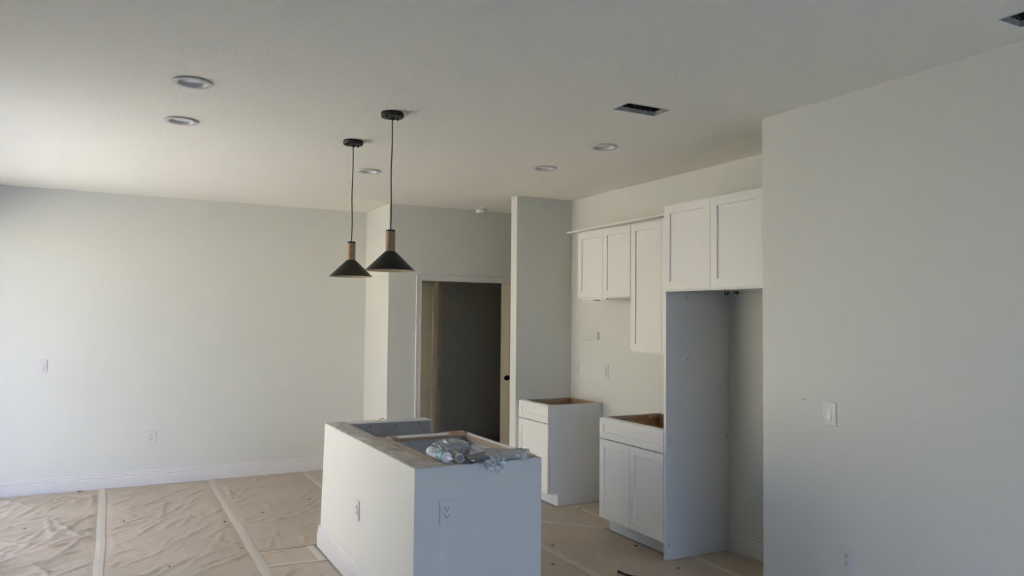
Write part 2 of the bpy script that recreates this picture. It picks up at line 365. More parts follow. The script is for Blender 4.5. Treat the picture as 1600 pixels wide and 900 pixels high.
sheet('dim tan floor paper in front of the base cabinets', 2.71, 3.375, 3.08, 6.08, seed=23, amp=0.005, fine=3.0)
sheet('dim tan floor paper beside the right wall', 2.71, 3.17, -1.8, 3.08, seed=24, amp=0.006)
sheet('dim tan floor paper inside the refrigerator alcove', 3.375, 3.86, 3.08, 4.0, seed=25, amp=0.003)
sheet('dim tan floor paper in gap between base cabinets', 3.375, 3.86, 4.83, 5.55, seed=27, amp=0.004)
sheet('tan floor paper before the shaded island end', 1.295, 2.12, -1.8, 3.49, seed=29, amp=0.01)
def tape(label, p0, p1, w, z=0.0065, cols=26):
    bm = bmesh.new(); p0 = Vector((*p0, z)); p1 = Vector((*p1, z)); d = (p1-p0); n = int(max(2, d.length/0.08)); t = d.normalized(); s = Vector((-t.y, t.x, 0))
    prev = None; fs = []
    for i in range(n+1):
        c = p0 + d*i/n + s*(noise.noise(Vector((i*0.25, p0.x*9, p0.y)))*0.006)
        zz = Vector((0, 0, 0.0015*noise.noise(Vector((i*0.5, p0.x*5, 2)))))
        a = bm.verts.new(c+s*w/2+zz); e = bm.verts.new(c-s*w/2+zz); m_ = bm.verts.new(c+zz+Vector((0,0,0.0015)))
        if prev: fs.append(bm.faces.new([prev[0], prev[2], m_, a])); fs.append(bm.faces.new([prev[2], prev[1], e, m_]))
        prev = (a, e, m_)
    bmesh.ops.recalc_face_normals(bm, faces=bm.faces[:])
    bmesh.ops.solidify(bm, geom=bm.faces[:], thickness=0.001)
    b = B(); b.bm.free(); b.bm = bm
    o = obj('tape_strip', b, tape_m, recalc=True); return tag(o, label, 'tape', 'pale tape over the paper joints')
tape('long pale tape line running to far wall, nearest the glass door', (-0.03, -1.5), (-0.03, 7.93), 0.058, 0.007)
tape('long pale tape line between far wall and island corner', (0.895, -1.5), (0.895, 7.93), 0.058, 0.007)
tape('short pale tape line at far corner behind the island', (1.80, 5.42), (1.79, 7.93), 0.055)
tape('upper of two short cross tapes beside island corner', (0.87, 5.365), (1.29, 5.34), 0.03, 0.0055)
tape('lower of two short cross tapes beside island corner', (0.86, 5.055), (1.30, 5.03), 0.03, 0.0055)
tape('short wide tape along foot of the island corner', (1.265, 5.01), (1.27, 5.37), 0.05, 0.0065)
tape('pale tape line between the island and the base cabinets', (2.70, -1.7), (2.735, 6.1), 0.05)
tape('pale tape line crossing front of the far base cabinet', (3.05, 5.22), (3.385, 4.83), 0.035)
tape('pale tape line entering the gap between base cabinets', (3.55, 5.50), (3.53, 4.86), 0.035, 0.009)
tape('pale tape line inside the refrigerator alcove', (3.53, 4.0), (3.52, 3.1), 0.045)
tape('pale tape strip along alcove baseboard', (3.852, 4.0), (3.852, 3.1), 0.03, 0.006)

# ------------------------------------------------------------------ island half wall
IX0, IX1, IY0, IY1, IH = 1.333, 2.055, 3.51, 5.272, 0.875
t = thing('island_half_wall', 'U-shaped white painted island half wall with rough bare top', 'island', (IX0, IY0, 0))
def loc(b, o):  # shift mesh into the thing's frame
    bmesh.ops.translate(b.bm, verts=b.bm.verts[:], vec=-Vector(o.location)); return b
ti = 0.140; tn = 0.115
far_lean = 0.09
b = B()
# plan polygon of the U, built as a wall ring with a leaning far end
def upoly(z, lean): 
    y1 = IY1+lean
    return [(IX0,IY0),(IX1,IY0),(IX1,IY0+tn),(IX0+ti,IY0+tn),(IX0+ti,y1-tn),(IX1+0.015,y1-tn-0.03),(IX1+0.015,y1-0.03),(IX0,y1)]
lo = [b.bm.verts.new((x,y,0)) for x,y in upoly(0, far_lean)]; hi = [b.bm.verts.new((x,y,IH-0.006)) for x,y in upoly(1, 0)]
for i in range(8): b.bm.faces.new([lo[i], lo[(i+1)%8], hi[(i+1)%8], hi[i]])
b.bm.faces.new(lo[::-1]); b.bm.faces.new(hi)
hw = obj('painted_wall', loc(b, t), wall_m, t, bevel=0.003)
# rough board on top with a broken edge
bm = bmesh.new()
def ragged(x0, x1, y0, y1, n0):
    st = 0.02; nx = max(2, int((x1-x0)/st)); ny = max(2, int((y1-y0)/st)); g = []
    for i in range(nx+1):
        r = []
        for j in range(ny+1):
            x = x0+(x1-x0)*i/nx; y = y0+(y1-y0)*j/ny; z = IH + 0.0035*noise.noise(Vector((x*22, y*22, n0)))
            if i in (0, nx): x += 0.010*noise.noise(Vector((x*30, y*38, n0+1)))
            if j in (0, ny): y += 0.003*noise.noise(Vector((x*60, y*60, n0+2)))
            if i in (0, nx) or j in (0, ny): z -= 0.003+0.004*abs(noise.noise(Vector((x*45, y*45, n0+3))))
            r.append(bm.verts.new((x, y, z)))
        g.append(r)
    for i in range(nx):
        for j in range(ny): bm.faces.new([g[i][j], g[i+1][j], g[i+1][j+1], g[i][j+1]])
    # skirt
    ring = [g[i][0] for i in range(nx+1)] + [g[nx][j] for j in range(1, ny+1)] + [g[i][ny] for i in range(nx-1, -1, -1)] + [g[0][j] for j in range(ny-1, 0, -1)]
    low = [bm.verts.new((v.co.x, v.co.y, IH-0.012)) for v in ring]
    for k in range(len(ring)): bm.faces.new([ring[k], ring[(k+1)%len(ring)], low[(k+1)%len(ring)], low[k]])
ragged(IX0+0.006, IX0+ti-0.002, IY0+0.004, IY1-0.003, 1.0)
ragged(IX0+ti, IX1-0.004, IY0+0.004, IY0+tn-0.003, 4.0)
b = B(); b.bm.free(); b.bm = bm; obj('rough_top', loc(b, t), raw_m, t, label='bare grey-brown rough top edge')
b = B(); b.prism([(IX0+ti, IY1-tn+0.004), (IX1+0.012, IY1-tn-0.026), (IX1+0.012, IY1-0.036), (IX0+ti, IY1-0.004)], IH-0.008, IH-0.001, 'z')
obj('far_end_top', loc(b, t), rim_m, t, bevel=0.002)
b = B(); b.prism([(IX0+ti-0.001, IY1-tn-0.003), (IX1+0.012, IY1-tn-0.033), (IX1+0.012, IY1-tn-0.022), (IX0+ti-0.001, IY1-tn+0.01)], 0.3, IH-0.008, 'z')
obj('bare_inner_face', loc(b, t), rawin_m, t, label='bare grey unpainted inner face')
# screw heads on the bare inner face and a nail sticking up
b = B()
for sx in (1.62, 1.80, 1.98):
    yy = IY1-tn-0.006-0.03*(sx-IX0-ti)/(IX1-IX0-ti); b.cyl((sx, yy, IH-0.03), (sx, yy-0.004, IH-0.03), 0.005, seg=8)
obj('screw_heads', loc(b, t), dark_m, t, kind='stuff')
b = B(); b.tube([(1.70, 5.20, IH-0.003), (1.715, 5.20, IH+0.012), (1.735, 5.20, IH+0.014)], 0.0025, 6); obj('bent_nail', loc(b, t), scrap_m, t)
# baseboard on the window side, returning round the far corner
b = B()
ys = IY0-0.0; ye = IY1+far_lean*0.9
prof = PROF
b.prism([(IX0-d, z*1.06) for d, z in prof], ys, ye+0.016, 'y')
obj('baseboard', loc(b, t), trim_m, t, label='white stepped baseboard')

# ------------------------------------------------------------------ cabinets (local frame: x right, -y toward viewer, z up; front of doors at y=0)
def shaker(parent, name, x0, x1, z0, z1, rail=0.057, y=0.0, m=None, label=None):
    m = m or cab_m; th = 0.019
    b = B(); bmv = b.bm
    O = [(x0,z0),(x1,z0),(x1,z1),(x0,z1)]; I = [(x0+rail,z0+rail),(x1-rail,z0+rail),(x1-rail,z1-rail),(x0+rail,z1-rail)]
    L_ = [[bmv.verts.new((p[0], yy, p[1])) for p in Q] for yy in (y, y+th) for Q in (O, I)]
    for k in range(4):
        q = (k+1) % 4
        bmv.faces.new([L_[0][k], L_[0][q], L_[1][q], L_[1][k]]); bmv.faces.new([L_[2][k], L_[2][q], L_[3][q], L_[3][k]])
        bmv.faces.new([L_[0][k], L_[0][q], L_[2][q], L_[2][k]]); bmv.faces.new([L_[1][k], L_[1][q], L_[3][q], L_[3][k]])
    d = obj(name, b, m, parent, bevel=0.0012, label=label)
    b = B(); b.box(x0+rail-0.004, x1-rail+0.004, y+0.0105, y+0.0155, z0+rail-0.004, z1-rail+0.004)
    obj('centre_panel', b, m, d)
    return d
def screw_block(parent, x0, x1, y0, y1, z0, z1, holes, label='brown wooden corner block with screws'):
    b = B(); b.box(x0, x1, y0, y1, z0, z1); k = obj('corner_block', b, ply_m, parent, bevel=0.001, label=label)
    b = B()
    for hx, hy in holes: b.cyl((hx, hy, z1-0.001), (hx, hy, z1+0.0012), 0.0065, seg=10)
    obj('screws', b, dark_m, k, kind='stuff')
def base_cabinet(name, label, w, loc_, rz, doors, D=0.575, H=0.866, group=None, interior=None):
    t = thing(name, label, 'cabinet', loc_, rz, group)
    th = 0.016; f = 0.023
    for sx in (0, w-th):
        b = B(); b.prism([(f, H), (D, H), (D, 0), (f+0.078, 0), (f+0.078, 0.112), (f, 0.112)], sx, sx+th, 'x')
        obj('side_panel', b, side_m, t, bevel=0.0008)
    b = B(); b.box(th, w-th, f+0.02, D, 0.112, 0.128); obj('bottom_panel', b, interior or inside_m, t)
    b = B(); b.box(th, w-th, D-0.012, D, 0.128, H-0.004); obj('back_panel', b, interior or inside_m, t)
    b = B(); b.box(th, w-th, f+0.078, f+0.090, 0.0, 0.112); obj('toe_kick', b, side_m, t)
    b = B()
    b.box(th, 0.038, f, f+0.019, 0.112, H); b.box(w-0.038, w-th, f, f+0.019, 0.112, H)
    b.box(0.038, w-0.038, f, f+0.019, H-0.038, H); b.box(0.038, w-0.038, f, f+0.019, 0.112, 0.15); b.box(0.038, w-0.038, f, f+0.019, 0.650, 0.688)
    obj('face_frame', b, side_m, t)
    b = B(); b.box(0.038, w-0.038, f+0.0195, f+0.029, H-0.032, H-0.001); obj('wood_rail', b, wood_m, t, label='raw brown wooden inner rail')
    b = B(); b.box(th, w-th, D-0.032, D-0.0125, H-0.09, H-0.012); obj('wood_rail', b, wood_m, t, label='raw brown wooden back rail')
    for sx in (th, w-th-0.003):
        b = B(); b.box(sx, sx+0.003, f+0.0195, D-0.0125, 0.128, H-0.03); obj('inner_lining', b, inside_m, t, label='brown maple inside face')
    b = B(); b.box(th+0.0005, th+0.020, f+0.030, D-0.034, H-0.029, H-0.003); obj('side_rail', b, palewood_m, t, label='grey-brown wooden side rail')
    screw_block(t, th+0.021, th+0.085, f+0.03, f+0.075, H-0.028, H-0.004, [(th+0.02, f+0.05), (th+0.06, f+0.05)])
    screw_block(t, w-th-0.085, w-th, f+0.03, f+0.075, H-0.028, H-0.004, [(w-th-0.02, f+0.05), (w-th-0.06, f+0.05)])
    screw_block(t, th+0.021, th+0.050, D-0.13, D-0.034, H-0.028, H-0.004, [(th+0.035, D-0.10), (th+0.035, D-0.06)])
    screw_block(t, w-th-0.03, w-th, D-0.11, D-0.034, H-0.028, H-0.004, [(w-th-0.015, D-0.09), (w-th-0.015, D-0.055)])
    shaker(t, 'drawer_front', 0.003, w-0.003, 0.709, H-0.004, 0.050)
    n = doors; g = 0.003; dw = (w-0.006-g*(n-1))/n
    for k in range(n): shaker(t, 'door', 0.003+k*(dw+g), 0.003+k*(dw+g)+dw, 0.114, 0.7015)
    return t
R90 = -PI/2     # local -y faces world -x, local +x runs world -y
base_cabinet('base_cabinet', 'narrow white base cabinet with one door beside pantry wall, no countertop', 0.530, (3.322, 6.105, 0), R90, 1, D=0.566)
base_cabinet('base_cabinet', 'wide white base cabinet with two doors beside refrigerator panel, no countertop', 0.755, (3.314, 4.795, 0), R90, 2, D=0.574)

# island cabinet: faces +X (kitchen aisle); only its open top and end panel show from here
t = thing('island_cabinet', 'topless white cabinet boxed inside the island, raw wood rails showing', 'cabinet', (2.085, 3.628, 0), PI/2)
# local: x runs world +y, local -y faces world +x
w, D, H = 0.905, 0.605, 0.866; th = 0.016; f = 0.020
for sx in (0, w-th):
    b = B(); b.prism([(f, H), (D, H), (D, 0), (f+0.078, 0), (f+0.078, 0.112), (f, 0.112)], sx, sx+th, 'x'); obj('side_panel', b, side_m, t)
b = B(); b.box(th, w-th, f+0.02, D, 0.112, 0.128); obj('bottom_panel', b, side_m, t)
b = B(); b.box(th, w-th, D-0.012, D, 0.128, H-0.004); obj('back_panel', b, side_m, t)
b = B(); b.box(th, w-th, f+0.078, f+0.090, 0, 0.112); obj('toe_kick', b, side_m, t)
b = B(); b.box(th, 0.038, f, f+0.019, 0.112, H); b.box(w-0.038, w-th, f, f+0.019, 0.112, H); b.box(0.038, w-0.038, f, f+0.019, H-0.038, H+0.004); b.box(0.038, w-0.038, f, f+0.019, 0.675, 0.713); b.box(0.038, w-0.038, f, f+0.019, 0.112, 0.15)
obj('face_frame', b, cab_m, t, bevel=0.001)
b = B(); b.box(th, w-th, f+0.0195, f+0.032, H-0.034, H-0.004); obj('front_rail', b, palewood_m, t, label='raw wood strip behind front frame')
b = B(); b.box(th, w-th, D-0.046, D-0.013, H-0.03, H+0.002); b.box(-0.001, w, D-0.013, D+0.002, H-0.01, H+0.004); obj('back_rail', b, palewood_m, t, label='pale raw wood strip along the rough top')
b = B(); b.box(w-0.085, w-0.0005, f+0.02, D-0.05, H-0.002, H+0.003); obj('end_stretcher', b, side_m, t)
b = B(); b.box(w-0.088, w-th-0.0005, f+0.02, D-0.05, H-0.020, H-0.0025); obj('end_rail', b, wood_m, t, label='raw brown wood strip under the white far edge')
screw_block(t, w-0.090, w-0.001, f+0.02, f+0.140, H+0.0032, H+0.009, [(w-0.05, f+0.05), (w-0.05, f+0.100)])
screw_block(t, w-0.090, w-0.001, D-0.10, D-0.051, H+0.0032, H+0.007, [(w-0.05, D-0.070)])
screw_block(t, 0.002, 0.055, f+0.03, f+0.12, H-0.024, H-0.002, [(0.03, f+0.06)])
screw_block(t, 0.002, 0.055, D-0.14, D-0.047, H-0.024, H-0.002, [(0.03, D-0.09)])
shaker(t, 'drawer_front', 0.003, w-0.003, 0.709, H-0.002, 0.05)
for k in range(2): shaker(t, 'door', 0.003+k*0.4525, 0.003+k*0.4525+0.4465, 0.114, 0.7015)

# wall cabinets
def wall_cabinet(label, w, D, z0, z1, loc_, doors, fr=0.012, ft=0.010):
    t = thing('wall_cabinet', label, 'cabinet', (loc_[0], loc_[1], z0), R90); H = z1-z0; f = 0.023; th = 0.016
    b = B(); b.box(0, th, f, D, 0, H); obj('side_panel', b, side_m, t); b = B(); b.box(w-th, w, f, D, 0, H); obj('side_panel', b, side_m, t)
    b = B(); b.box(th, w-th, f+0.02, D-0.001, 0.012, 0.026); obj('bottom_panel', b, side_m, t)
    b = B(); b.box(th, w-th, f+0.02, D-0.001, H-0.016, H); obj('top_panel', b, side_m, t)
    b = B(); b.box(th, w-th, D-0.012, D-0.001, 0.026, H-0.016); obj('back_panel', b, side_m, t)
    b = B(); b.box(th, 0.038, f, f+0.019, 0, H); b.box(w-0.038, w-th, f, f+0.019, 0, H); b.box(0.038, w-0.038, f, f+0.019, H-0.038, H); b.box(0.038, w-0.038, f, f+0.019, 0, 0.038); obj('face_frame', b, cab_m, t)
    g = 0.003; dw = (w-0.004-g*(doors-1))/doors
    for k in range(doors): shaker(t, 'door', 0.002+k*(dw+g), 0.002+k*(dw+g)+dw, fr, H-ft)
    return t
UX = 3.605
ta = wall_cabinet('short white wall cabinet with two doors left of the tall one', 0.760, KX-UX, 1.783, 2.368, (UX, 5.560), 2)
b = B(); b.box(0.20, 0.262, 0.03, 0.052, -0.016, 0.0); obj('light_bracket', b, dark_m, ta, label='small dark bracket under cabinet')
b = B(); b.box(0.03, 0.40, 0.028, 0.045, -0.010, 0.0); obj('light_rail', b, cab_m, ta)
wall_cabinet('tall white wall cabinet, its second door hidden by refrigerator cabinet', 0.760, KX-UX, 1.352, 2.368, (UX, 4.797), 2)
tf = wall_cabinet('deep white two-door cabinet above the refrigerator alcove', 0.900, KX-3.317, 1.802, 2.388, (3.317, 4.040), 2, ft=0.002)
b = B()
b.tube([(0.37, 0.20, -0.001), (0.37, 0.20, -0.020), (0.385, 0.21, -0.024), (0.40, 0.20, -0.001)], 0.005, 6)
obj('wire_hook', b, dark_m, tf, label='dark wire loop under cabinet')
b = B(); b.box(0.43, 0.450, 0.22, 0.24, -0.022, 0.0); obj('clip', b, dark_m, tf, label='dark clip under cabinet')
# loose crown strip resting on the two wall cabinets
b = B(); t = thing('crown_strip', 'long loose white trim strip lying on top of wall cabinets', 'trim', (3.56, 5.675, 2.369))
b.prism([(0.0, 0.0), (0.060, 0.0), (0.060, 0.006), (0.010, 0.011), (0.0, 0.011)], 0, 1, 'y')
for v in b.bm.verts: v.co.z += 0.009*v.co.y; v.co.y = -1.627*v.co.y
o = obj('moulding', b, cab_m, t, bevel=0.001)
# refrigerator side panel
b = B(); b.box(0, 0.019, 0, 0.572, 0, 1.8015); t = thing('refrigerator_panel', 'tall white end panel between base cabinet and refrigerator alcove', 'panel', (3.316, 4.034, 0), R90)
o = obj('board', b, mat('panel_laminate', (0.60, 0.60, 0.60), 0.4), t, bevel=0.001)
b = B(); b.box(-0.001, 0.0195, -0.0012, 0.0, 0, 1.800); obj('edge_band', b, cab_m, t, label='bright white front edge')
b = B()
for y_, z_ in ((0.18, 1.765), (0.19, 1.34), (0.03, 0.80), (0.55, 0.80), (0.03, 0.10)): b.cyl((0.019, y_, z_), (0.0200, y_, z_), 0.005, seg=8)
obj('screw_holes', b, scrap_m, t, kind='stuff')
b = B(); b.box(0.019, 0.021, 0.02, 0.565, 0.0, 0.008); obj('floor_caulk', b, rim_m, t)

# ------------------------------------------------------------------ outlets and switches (local: face toward -y)
def outlet(label, loc_, rz):
    t = thing('wall_outlet', label, 'outlet', loc_, rz)
    b = B(); b.box(-0.039, 0.039, -0.006, 0, -0.060, 0.060); obj('cover_plate', b, plate_m, t, bevel=0.003)
    b = B(); b.box(-0.0165, 0.0165, -0.0085, -0.004, -0.0335, 0.0335); r = obj('receptacle', b, plate_m, t, bevel=0.001)
    b = B()
    for zc in (0.0175, -0.0175):
        b.box(-0.0085, -0.0055, -0.0092, -0.008, zc-0.003, zc+0.007); b.box(0.0055, 0.0085, -0.0092, -0.008, zc-0.001, zc+0.007)
        b.cyl((0, -0.0080, zc-0.0085), (0, -0.0092, zc-0.0085), 0.0032, seg=10)
    obj('slots', b, dark_m, r, label='dark plug slots', kind='stuff')
    for zc in (0.048, -0.048):
        b = B(); b.cyl((0, -0.005, zc), (0, -0.0068, zc), 0.0035, seg=10); obj('screw', b, rim_m, t)
    return t
def switch(label, loc_, rz):
    t = thing('light_switch', label, 'switch', loc_, rz)
    b = B(); b.box(-0.039, 0.039, -0.006, 0, -0.059, 0.059); obj('cover_plate', b, plate_m, t, bevel=0.003)
    b = B(); b.box(-0.0175, 0.0175, -0.0075, -0.004, -0.035, 0.035); obj('bezel', b, plate_m, t, bevel=0.001)
    b = B(); b.prism([(-0.006, -0.031), (-0.0125, -0.031), (-0.0085, 0.0), (-0.0085, 0.031), (-0.006, 0.031)], -0.0145, 0.0145, 'x'); obj('rocker', b, plate_m, t, bevel=0.001)
    for zc in (0.047, -0.047):
        b = B(); b.cyl((0, -0.005, zc), (0, -0.0068, zc), 0.003, seg=10); obj('screw', b, rim_m, t)
    return t
o1 = outlet('white outlet low on far wall', (0.366, FARY, 0.447), 0)
dup(o1, (1.505, IY0, 0.643), 0, 'white outlet on shaded end of island facing the camera')
dup(o1, (IX0, 4.455, 0.458), R90, 'white outlet on brightly lit long side of island')
dup(o1, (RX, 2.512, 0.456), R90, 'white outlet low on right wall below the switch')
dup(o1, (KX, 6.000, 1.148), R90, 'white outlet on kitchen wall tight beside the pantry wall corner')
dup(o1, (KX, 5.525, 1.148), R90, 'white outlet on kitchen wall over range gap, left of tall cabinet')
s1 = switch('white rocker switch on far wall near the glass door', (-0.541, FARY, 1.138), 0)
dup(s1, (RX, 2.607, 1.149), R90, 'white rocker switch on the right foreground wall')
t = thing('wall_junction_plate', 'long horizontal white plate on kitchen wall above the outlets', 'cover plate', (KX, 5.77, 1.456), R90)
b = B(); b.box(-0.135, 0.135, -0.022, 0, -0.036, 0.036); pl = obj('cover', b, plate_m, t, bevel=0.003)
b = B()
for x_ in (0.03, 0.07, 0.11): b.cyl((x_, -0.022, -0.003), (x_, -0.0232, -0.003), 0.005, seg=10)
obj('holes', b, mat('faint_grey', (0.25,0.25,0.24), 0.5), pl, kind='stuff')

# ------------------------------------------------------------------ ceiling fittings
def can(label, loc_):
    t = thing('recessed_light', label, 'ceiling light', loc_, 0, 'recessed ceiling lights')
    b = B(); b.lathe([(0.063, -0.005), (0.066, -0.009), (0.084, -0.0105), (0.0915, -0.009), (0.0925, -0.0045), (0.068, -0.003)], seg=48, close=True); obj('trim_ring', b, baffle_m, t, smooth='auto')
    b = B(); b.lathe([(0.0645, -0.008), (0.060, 0.008), (0.059, 0.010), (0.062, 0.011), (0.0680, 0.0), (0.0665, -0.004)], seg=48, close=True); obj('baffle', b, baffle_m, t, smooth='auto')
    b = B(); b.lathe([(0.0, 0.006), (0.054, 0.007), (0.0585, 0.009), (0.0585, 0.018), (0.0, 0.018)], seg=48); obj('lens', b, diff_m, t, smooth='auto')
    b = B(); b.lathe([(0.059, 0.020), (0.066, 0.012), (0.071, 0.012), (0.071, 0.10), (0.0, 0.10), (0.0, 0.098), (0.068, 0.098), (0.059, 0.024)], seg=32); obj('housing', b, steel_m, t)
    return t
c1 = can('largest recessed ceiling light, nearest the camera at left', (cans[0][0], cans[0][1], C))
for (x, y), lb in zip(cans[1:], ['recessed ceiling light just beyond the largest one at left', 'recessed ceiling light seen between the two pendant cords', 'recessed ceiling light over aisle, farther of the kitchen pair', 'recessed ceiling light over kitchen, closest to rectangular duct opening']):
    dup(c1, (x, y, C), 0, lb)
for (x0, x1, y0, y1), lb in zip(vents, ['open rectangular duct hole in ceiling above the kitchen', 'open rectangular duct hole cut off by the top right picture corner']):
    t = thing('duct_opening', lb, 'air vent', ((x0+x1)/2, (y0+y1)/2, C), 0, 'uncovered duct openings')
    w, d = (x1-x0)/2, (y1-y0)/2; th = 0.004; b = B()
    z0, z1 = -0.0015, 0.022
    b.box(-w, w, -d, -d+th, z0, z1); b.box(-w, w, d-th, d, z0, z1); b.box(-w, -w+th, -d+th, d-th, z0, z1); b.box(w-th, w, -d+th, d-th, z0, z1)
    obj('metal_collar', b, steel_m, t)
    b = B(); z0, z1 = 0.022, 0.26
    b.box(-w, w, -d, -d+th, z0, z1); b.box(-w, w, d-th, d, z0, z1); b.box(-w, -w+th, -d+th, d-th, z0, z1); b.box(w-th, w, -d+th, d-th, z0, z1); b.box(-w, w, -d, d, z1, z1+0.01)
    obj('duct_liner', b, liner_m, t)
    bm = bmesh.new()
    for _ in range(46):
        p = Vector((random.uniform(-w+0.01, w-0.01), random.choice([-1, 1, 1])*(d-0.006), random.uniform(0.018, 0.05)))
        q = p+Vector((random.uniform(-.008,.008), random.uniform(-.004,.0), random.uniform(-.02,.012)))
        s_ = random.uniform(0.0006, 0.0016)
        bm.faces.new([bm.verts.new(p+Vector((s_,0,0))), bm.verts.new(p-Vector((s_,0,0))), bm.verts.new(q)])
    b = B(); b.bm.free(); b.bm = bm; o = obj('torn_fibre', b, rim_m, t, recalc=False); o['kind'] = 'stuff'
    # drywall paper fraying round the hole
    b = B()
    b.box(-w-0.006, w+0.006, -d-0.004, -d, -0.001, 0.0); b.box(-w-0.006, -w, -d, d, -0.001, 0.0)
    obj('cut_edge', b, rim_m, t)
t = thing('smoke_detector', 'round white smoke detector on ceiling outside the hall opening', 'smoke detector', (3.36, 7.03, C))
b = B(); b.lathe([(0.0, 0), (0.066, 0), (0.066, -0.008), (0.058, -0.012), (0.0, -0.012)], seg=36); obj('mounting_base', b, plate_m, t, smooth='auto')
b = B(); b.lathe([(0.0, -0.012), (0.050, -0.012), (0.054, -0.018), (0.054, -0.034), (0.046, -0.046), (0.030, -0.052), (0.0, -0.052)], seg=36); obj('sensor_body', b, plate_m, t, smooth='auto')
b = B(); b.lathe([(0.0542, -0.024), (0.0546, -0.026), (0.0546, -0.030), (0.0542, -0.032)], seg=36); obj('sensor_slot', b, rim_m, t)

def pendant(label, loc_, drop=0.0):
    t = thing('pendant_lamp', label, 'pendant lamp', loc_, 0, 'pendant lamps over the island')
    b = B(); b.lathe([(0.0, 0), (0.060, 0), (0.0625, -0.003), (0.0625, -0.022), (0.060, -0.026), (0.012, -0.027), (0.009, -0.040), (0.0, -0.040)], seg=40); c = obj('ceiling_canopy', b, black_m, t, smooth='auto')
    b = B()
    for a in (0.5, 0.5+PI): b.cyl((0.045*math.cos(a), 0.045*math.sin(a), -0.026), (0.045*math.cos(a), 0.045*math.sin(a), -0.034), 0.006, seg=10)
    obj('canopy_screws', b, black_m, c, kind='stuff')
    b = B(); b.tube([(0.0022*math.sin(k*1.05)*(1 if 0 < k < 9 else 0), 0, -0.038-(0.615-drop)*k/9) for k in range(10)], 0.0034, 8); obj('cord', b, cord_m, t, smooth=True)
    z = -0.655+drop
    b = B(); b.lathe([(0.0, z+0.004), (0.020, z+0.004), (0.0265, z), (0.0265, z-0.007), (0.0, z-0.007)], seg=32); obj('sleeve_cap', b, black_m, t, smooth='auto')
    b = B(); b.lathe([(0.0, z-0.007), (0.0262, z-0.007), (0.0266, z-0.115), (0.0, z-0.115)], seg=32); obj('wood_sleeve', b, sleeve_m, t, smooth='auto')
    zt, zb = z-0.115, z-0.222
    b = B(); b.lathe([(0.0, zt+0.0005), (0.026, zt), (0.034, zt-0.006), (0.135, zb+0.002), (0.1365, zb), (0.1335, zb), (0.030, zt-0.012), (0.0, zt-0.012)], seg=56); sh = obj('shade', b, black_m, t, smooth='auto')
    b = B(); b.lathe([(0.0, zt-0.0125), (0.0285, zt-0.0125), (0.1325, zb+0.0005), (0.1315, zb+0.0005), (0.0275, zt-0.014), (0.0, zt-0.014)], seg=56); obj('shade_lining', b, brass_m, sh, smooth='auto', label='pale golden inside of shade')
    b = B(); b.lathe([(0.0, zt-0.014), (0.018, zt-0.014), (0.018, zt-0.045), (0.013, zt-0.046), (0.0, zt-0.046)], seg=20); obj('lamp_socket', b, black_m, t)
    return t
p1 = pendant('black cone pendant with wooden sleeve, left and farther one', (1.346, 4.735, C))
dup(p1, (1.345, 3.965, C), 0, 'black cone pendant with wooden sleeve, right and nearer one')

# ------------------------------------------------------------------ items on the island end
def aim(o, p0, p1):
    o.location = p0; o.rotation_euler = (Vector(p1)-Vector(p0)).to_track_quat('Z', 'Y').to_euler()
TZ = 0.879
# caulk cartridge: local z runs from the plunger end to the nozzle
t = thing('caulk_tube', 'white caulk cartridge with blue lettering and stubby nozzle lying on island end', 'tube')
r = 0.0245; Lc = 0.205
b = B(); b.lathe([(0, 0), (0.020, 0), (0.021, 0.004), (0.0235, 0.0), (r, 0.003), (r, Lc), (0, Lc)], seg=36); tb = obj('cartridge', b, tube_m, t, smooth='auto')
b = B(); b.lathe([(r+0.0003, 0.125), (r+0.0005, 0.126), (r+0.0005, 0.176), (r+0.0003, 0.177)], seg=36); obj('teal_band', b, teal_m, tb)
b = B(); b.lathe([(r+0.0003, 0.177), (r+0.0006, 0.178), (r+0.0006, 0.187), (r+0.0003, 0.188)], seg=36); obj('yellow_band', b, yellow_m, tb)
b = B(); b.lathe([(r+0.0003, 0.188), (r+0.0006, 0.189), (r+0.0006, 0.201), (r+0.0003, 0.202)], seg=36); obj('navy_band', b, navy_m, tb)
b = B(); b.lathe([(0, Lc-0.001), (0.0262, Lc-0.001), (0.0272, Lc+0.002), (0.0268, Lc+0.008), (0.022, Lc+0.012), (0.012, Lc+0.015), (0, Lc+0.015)], seg=36); obj('end_cap', b, cap_m, t, smooth='auto')
b = B(); b.lathe([(0, Lc+0.012), (0.0075, Lc+0.014), (0.0065, Lc+0.040), (0.0055, Lc+0.062), (0.004, Lc+0.064), (0, Lc+0.064)], seg=16); obj('nozzle', b, tube_m, t, smooth='auto')
fc = bpy.data.curves.new('lettering', 'FONT'); fc.body = 'CEDA'; fc.size = 0.036; fc.extrude = 0.0; fc.align_x = 'CENTER'; fc.align_y = 'CENTER'; fc.offset = 0.0006
fo = bpy.data.objects.new('lettering_source', fc); COL.objects.link(fo)
bpy.context.view_layer.update()
fm = bpy.data.meshes.new_from_object(fo.evaluated_get(bpy.context.evaluated_depsgraph_get()))
bpy.data.objects.remove(fo)
bmt = bmesh.new(); bmt.from_mesh(fm); bmesh.ops.triangulate(bmt, faces=bmt.faces[:]); bmesh.ops.subdivide_edges(bmt, edges=bmt.edges[:], cuts=2)
LET_A = 0.45       # angle of the lettering round the tube (0 = local +x)
for v in bmt.verts:
    u, w_ = v.co.x, v.co.y
    a = LET_A - w_/(r); v.co = Vector(((r+0.0009)*math.cos(a), (r+0.0009)*math.sin(a), 0.087+u))
b = B(); b.bm.free(); b.bm = bmt; let = obj('lettering', b, ink_m, tb, recalc=False, label='dark blue lettering')
q0, q1 = Vector((1.512, 3.757, TZ+0.0265)), Vector((1.518, 3.565, TZ+0.0275))
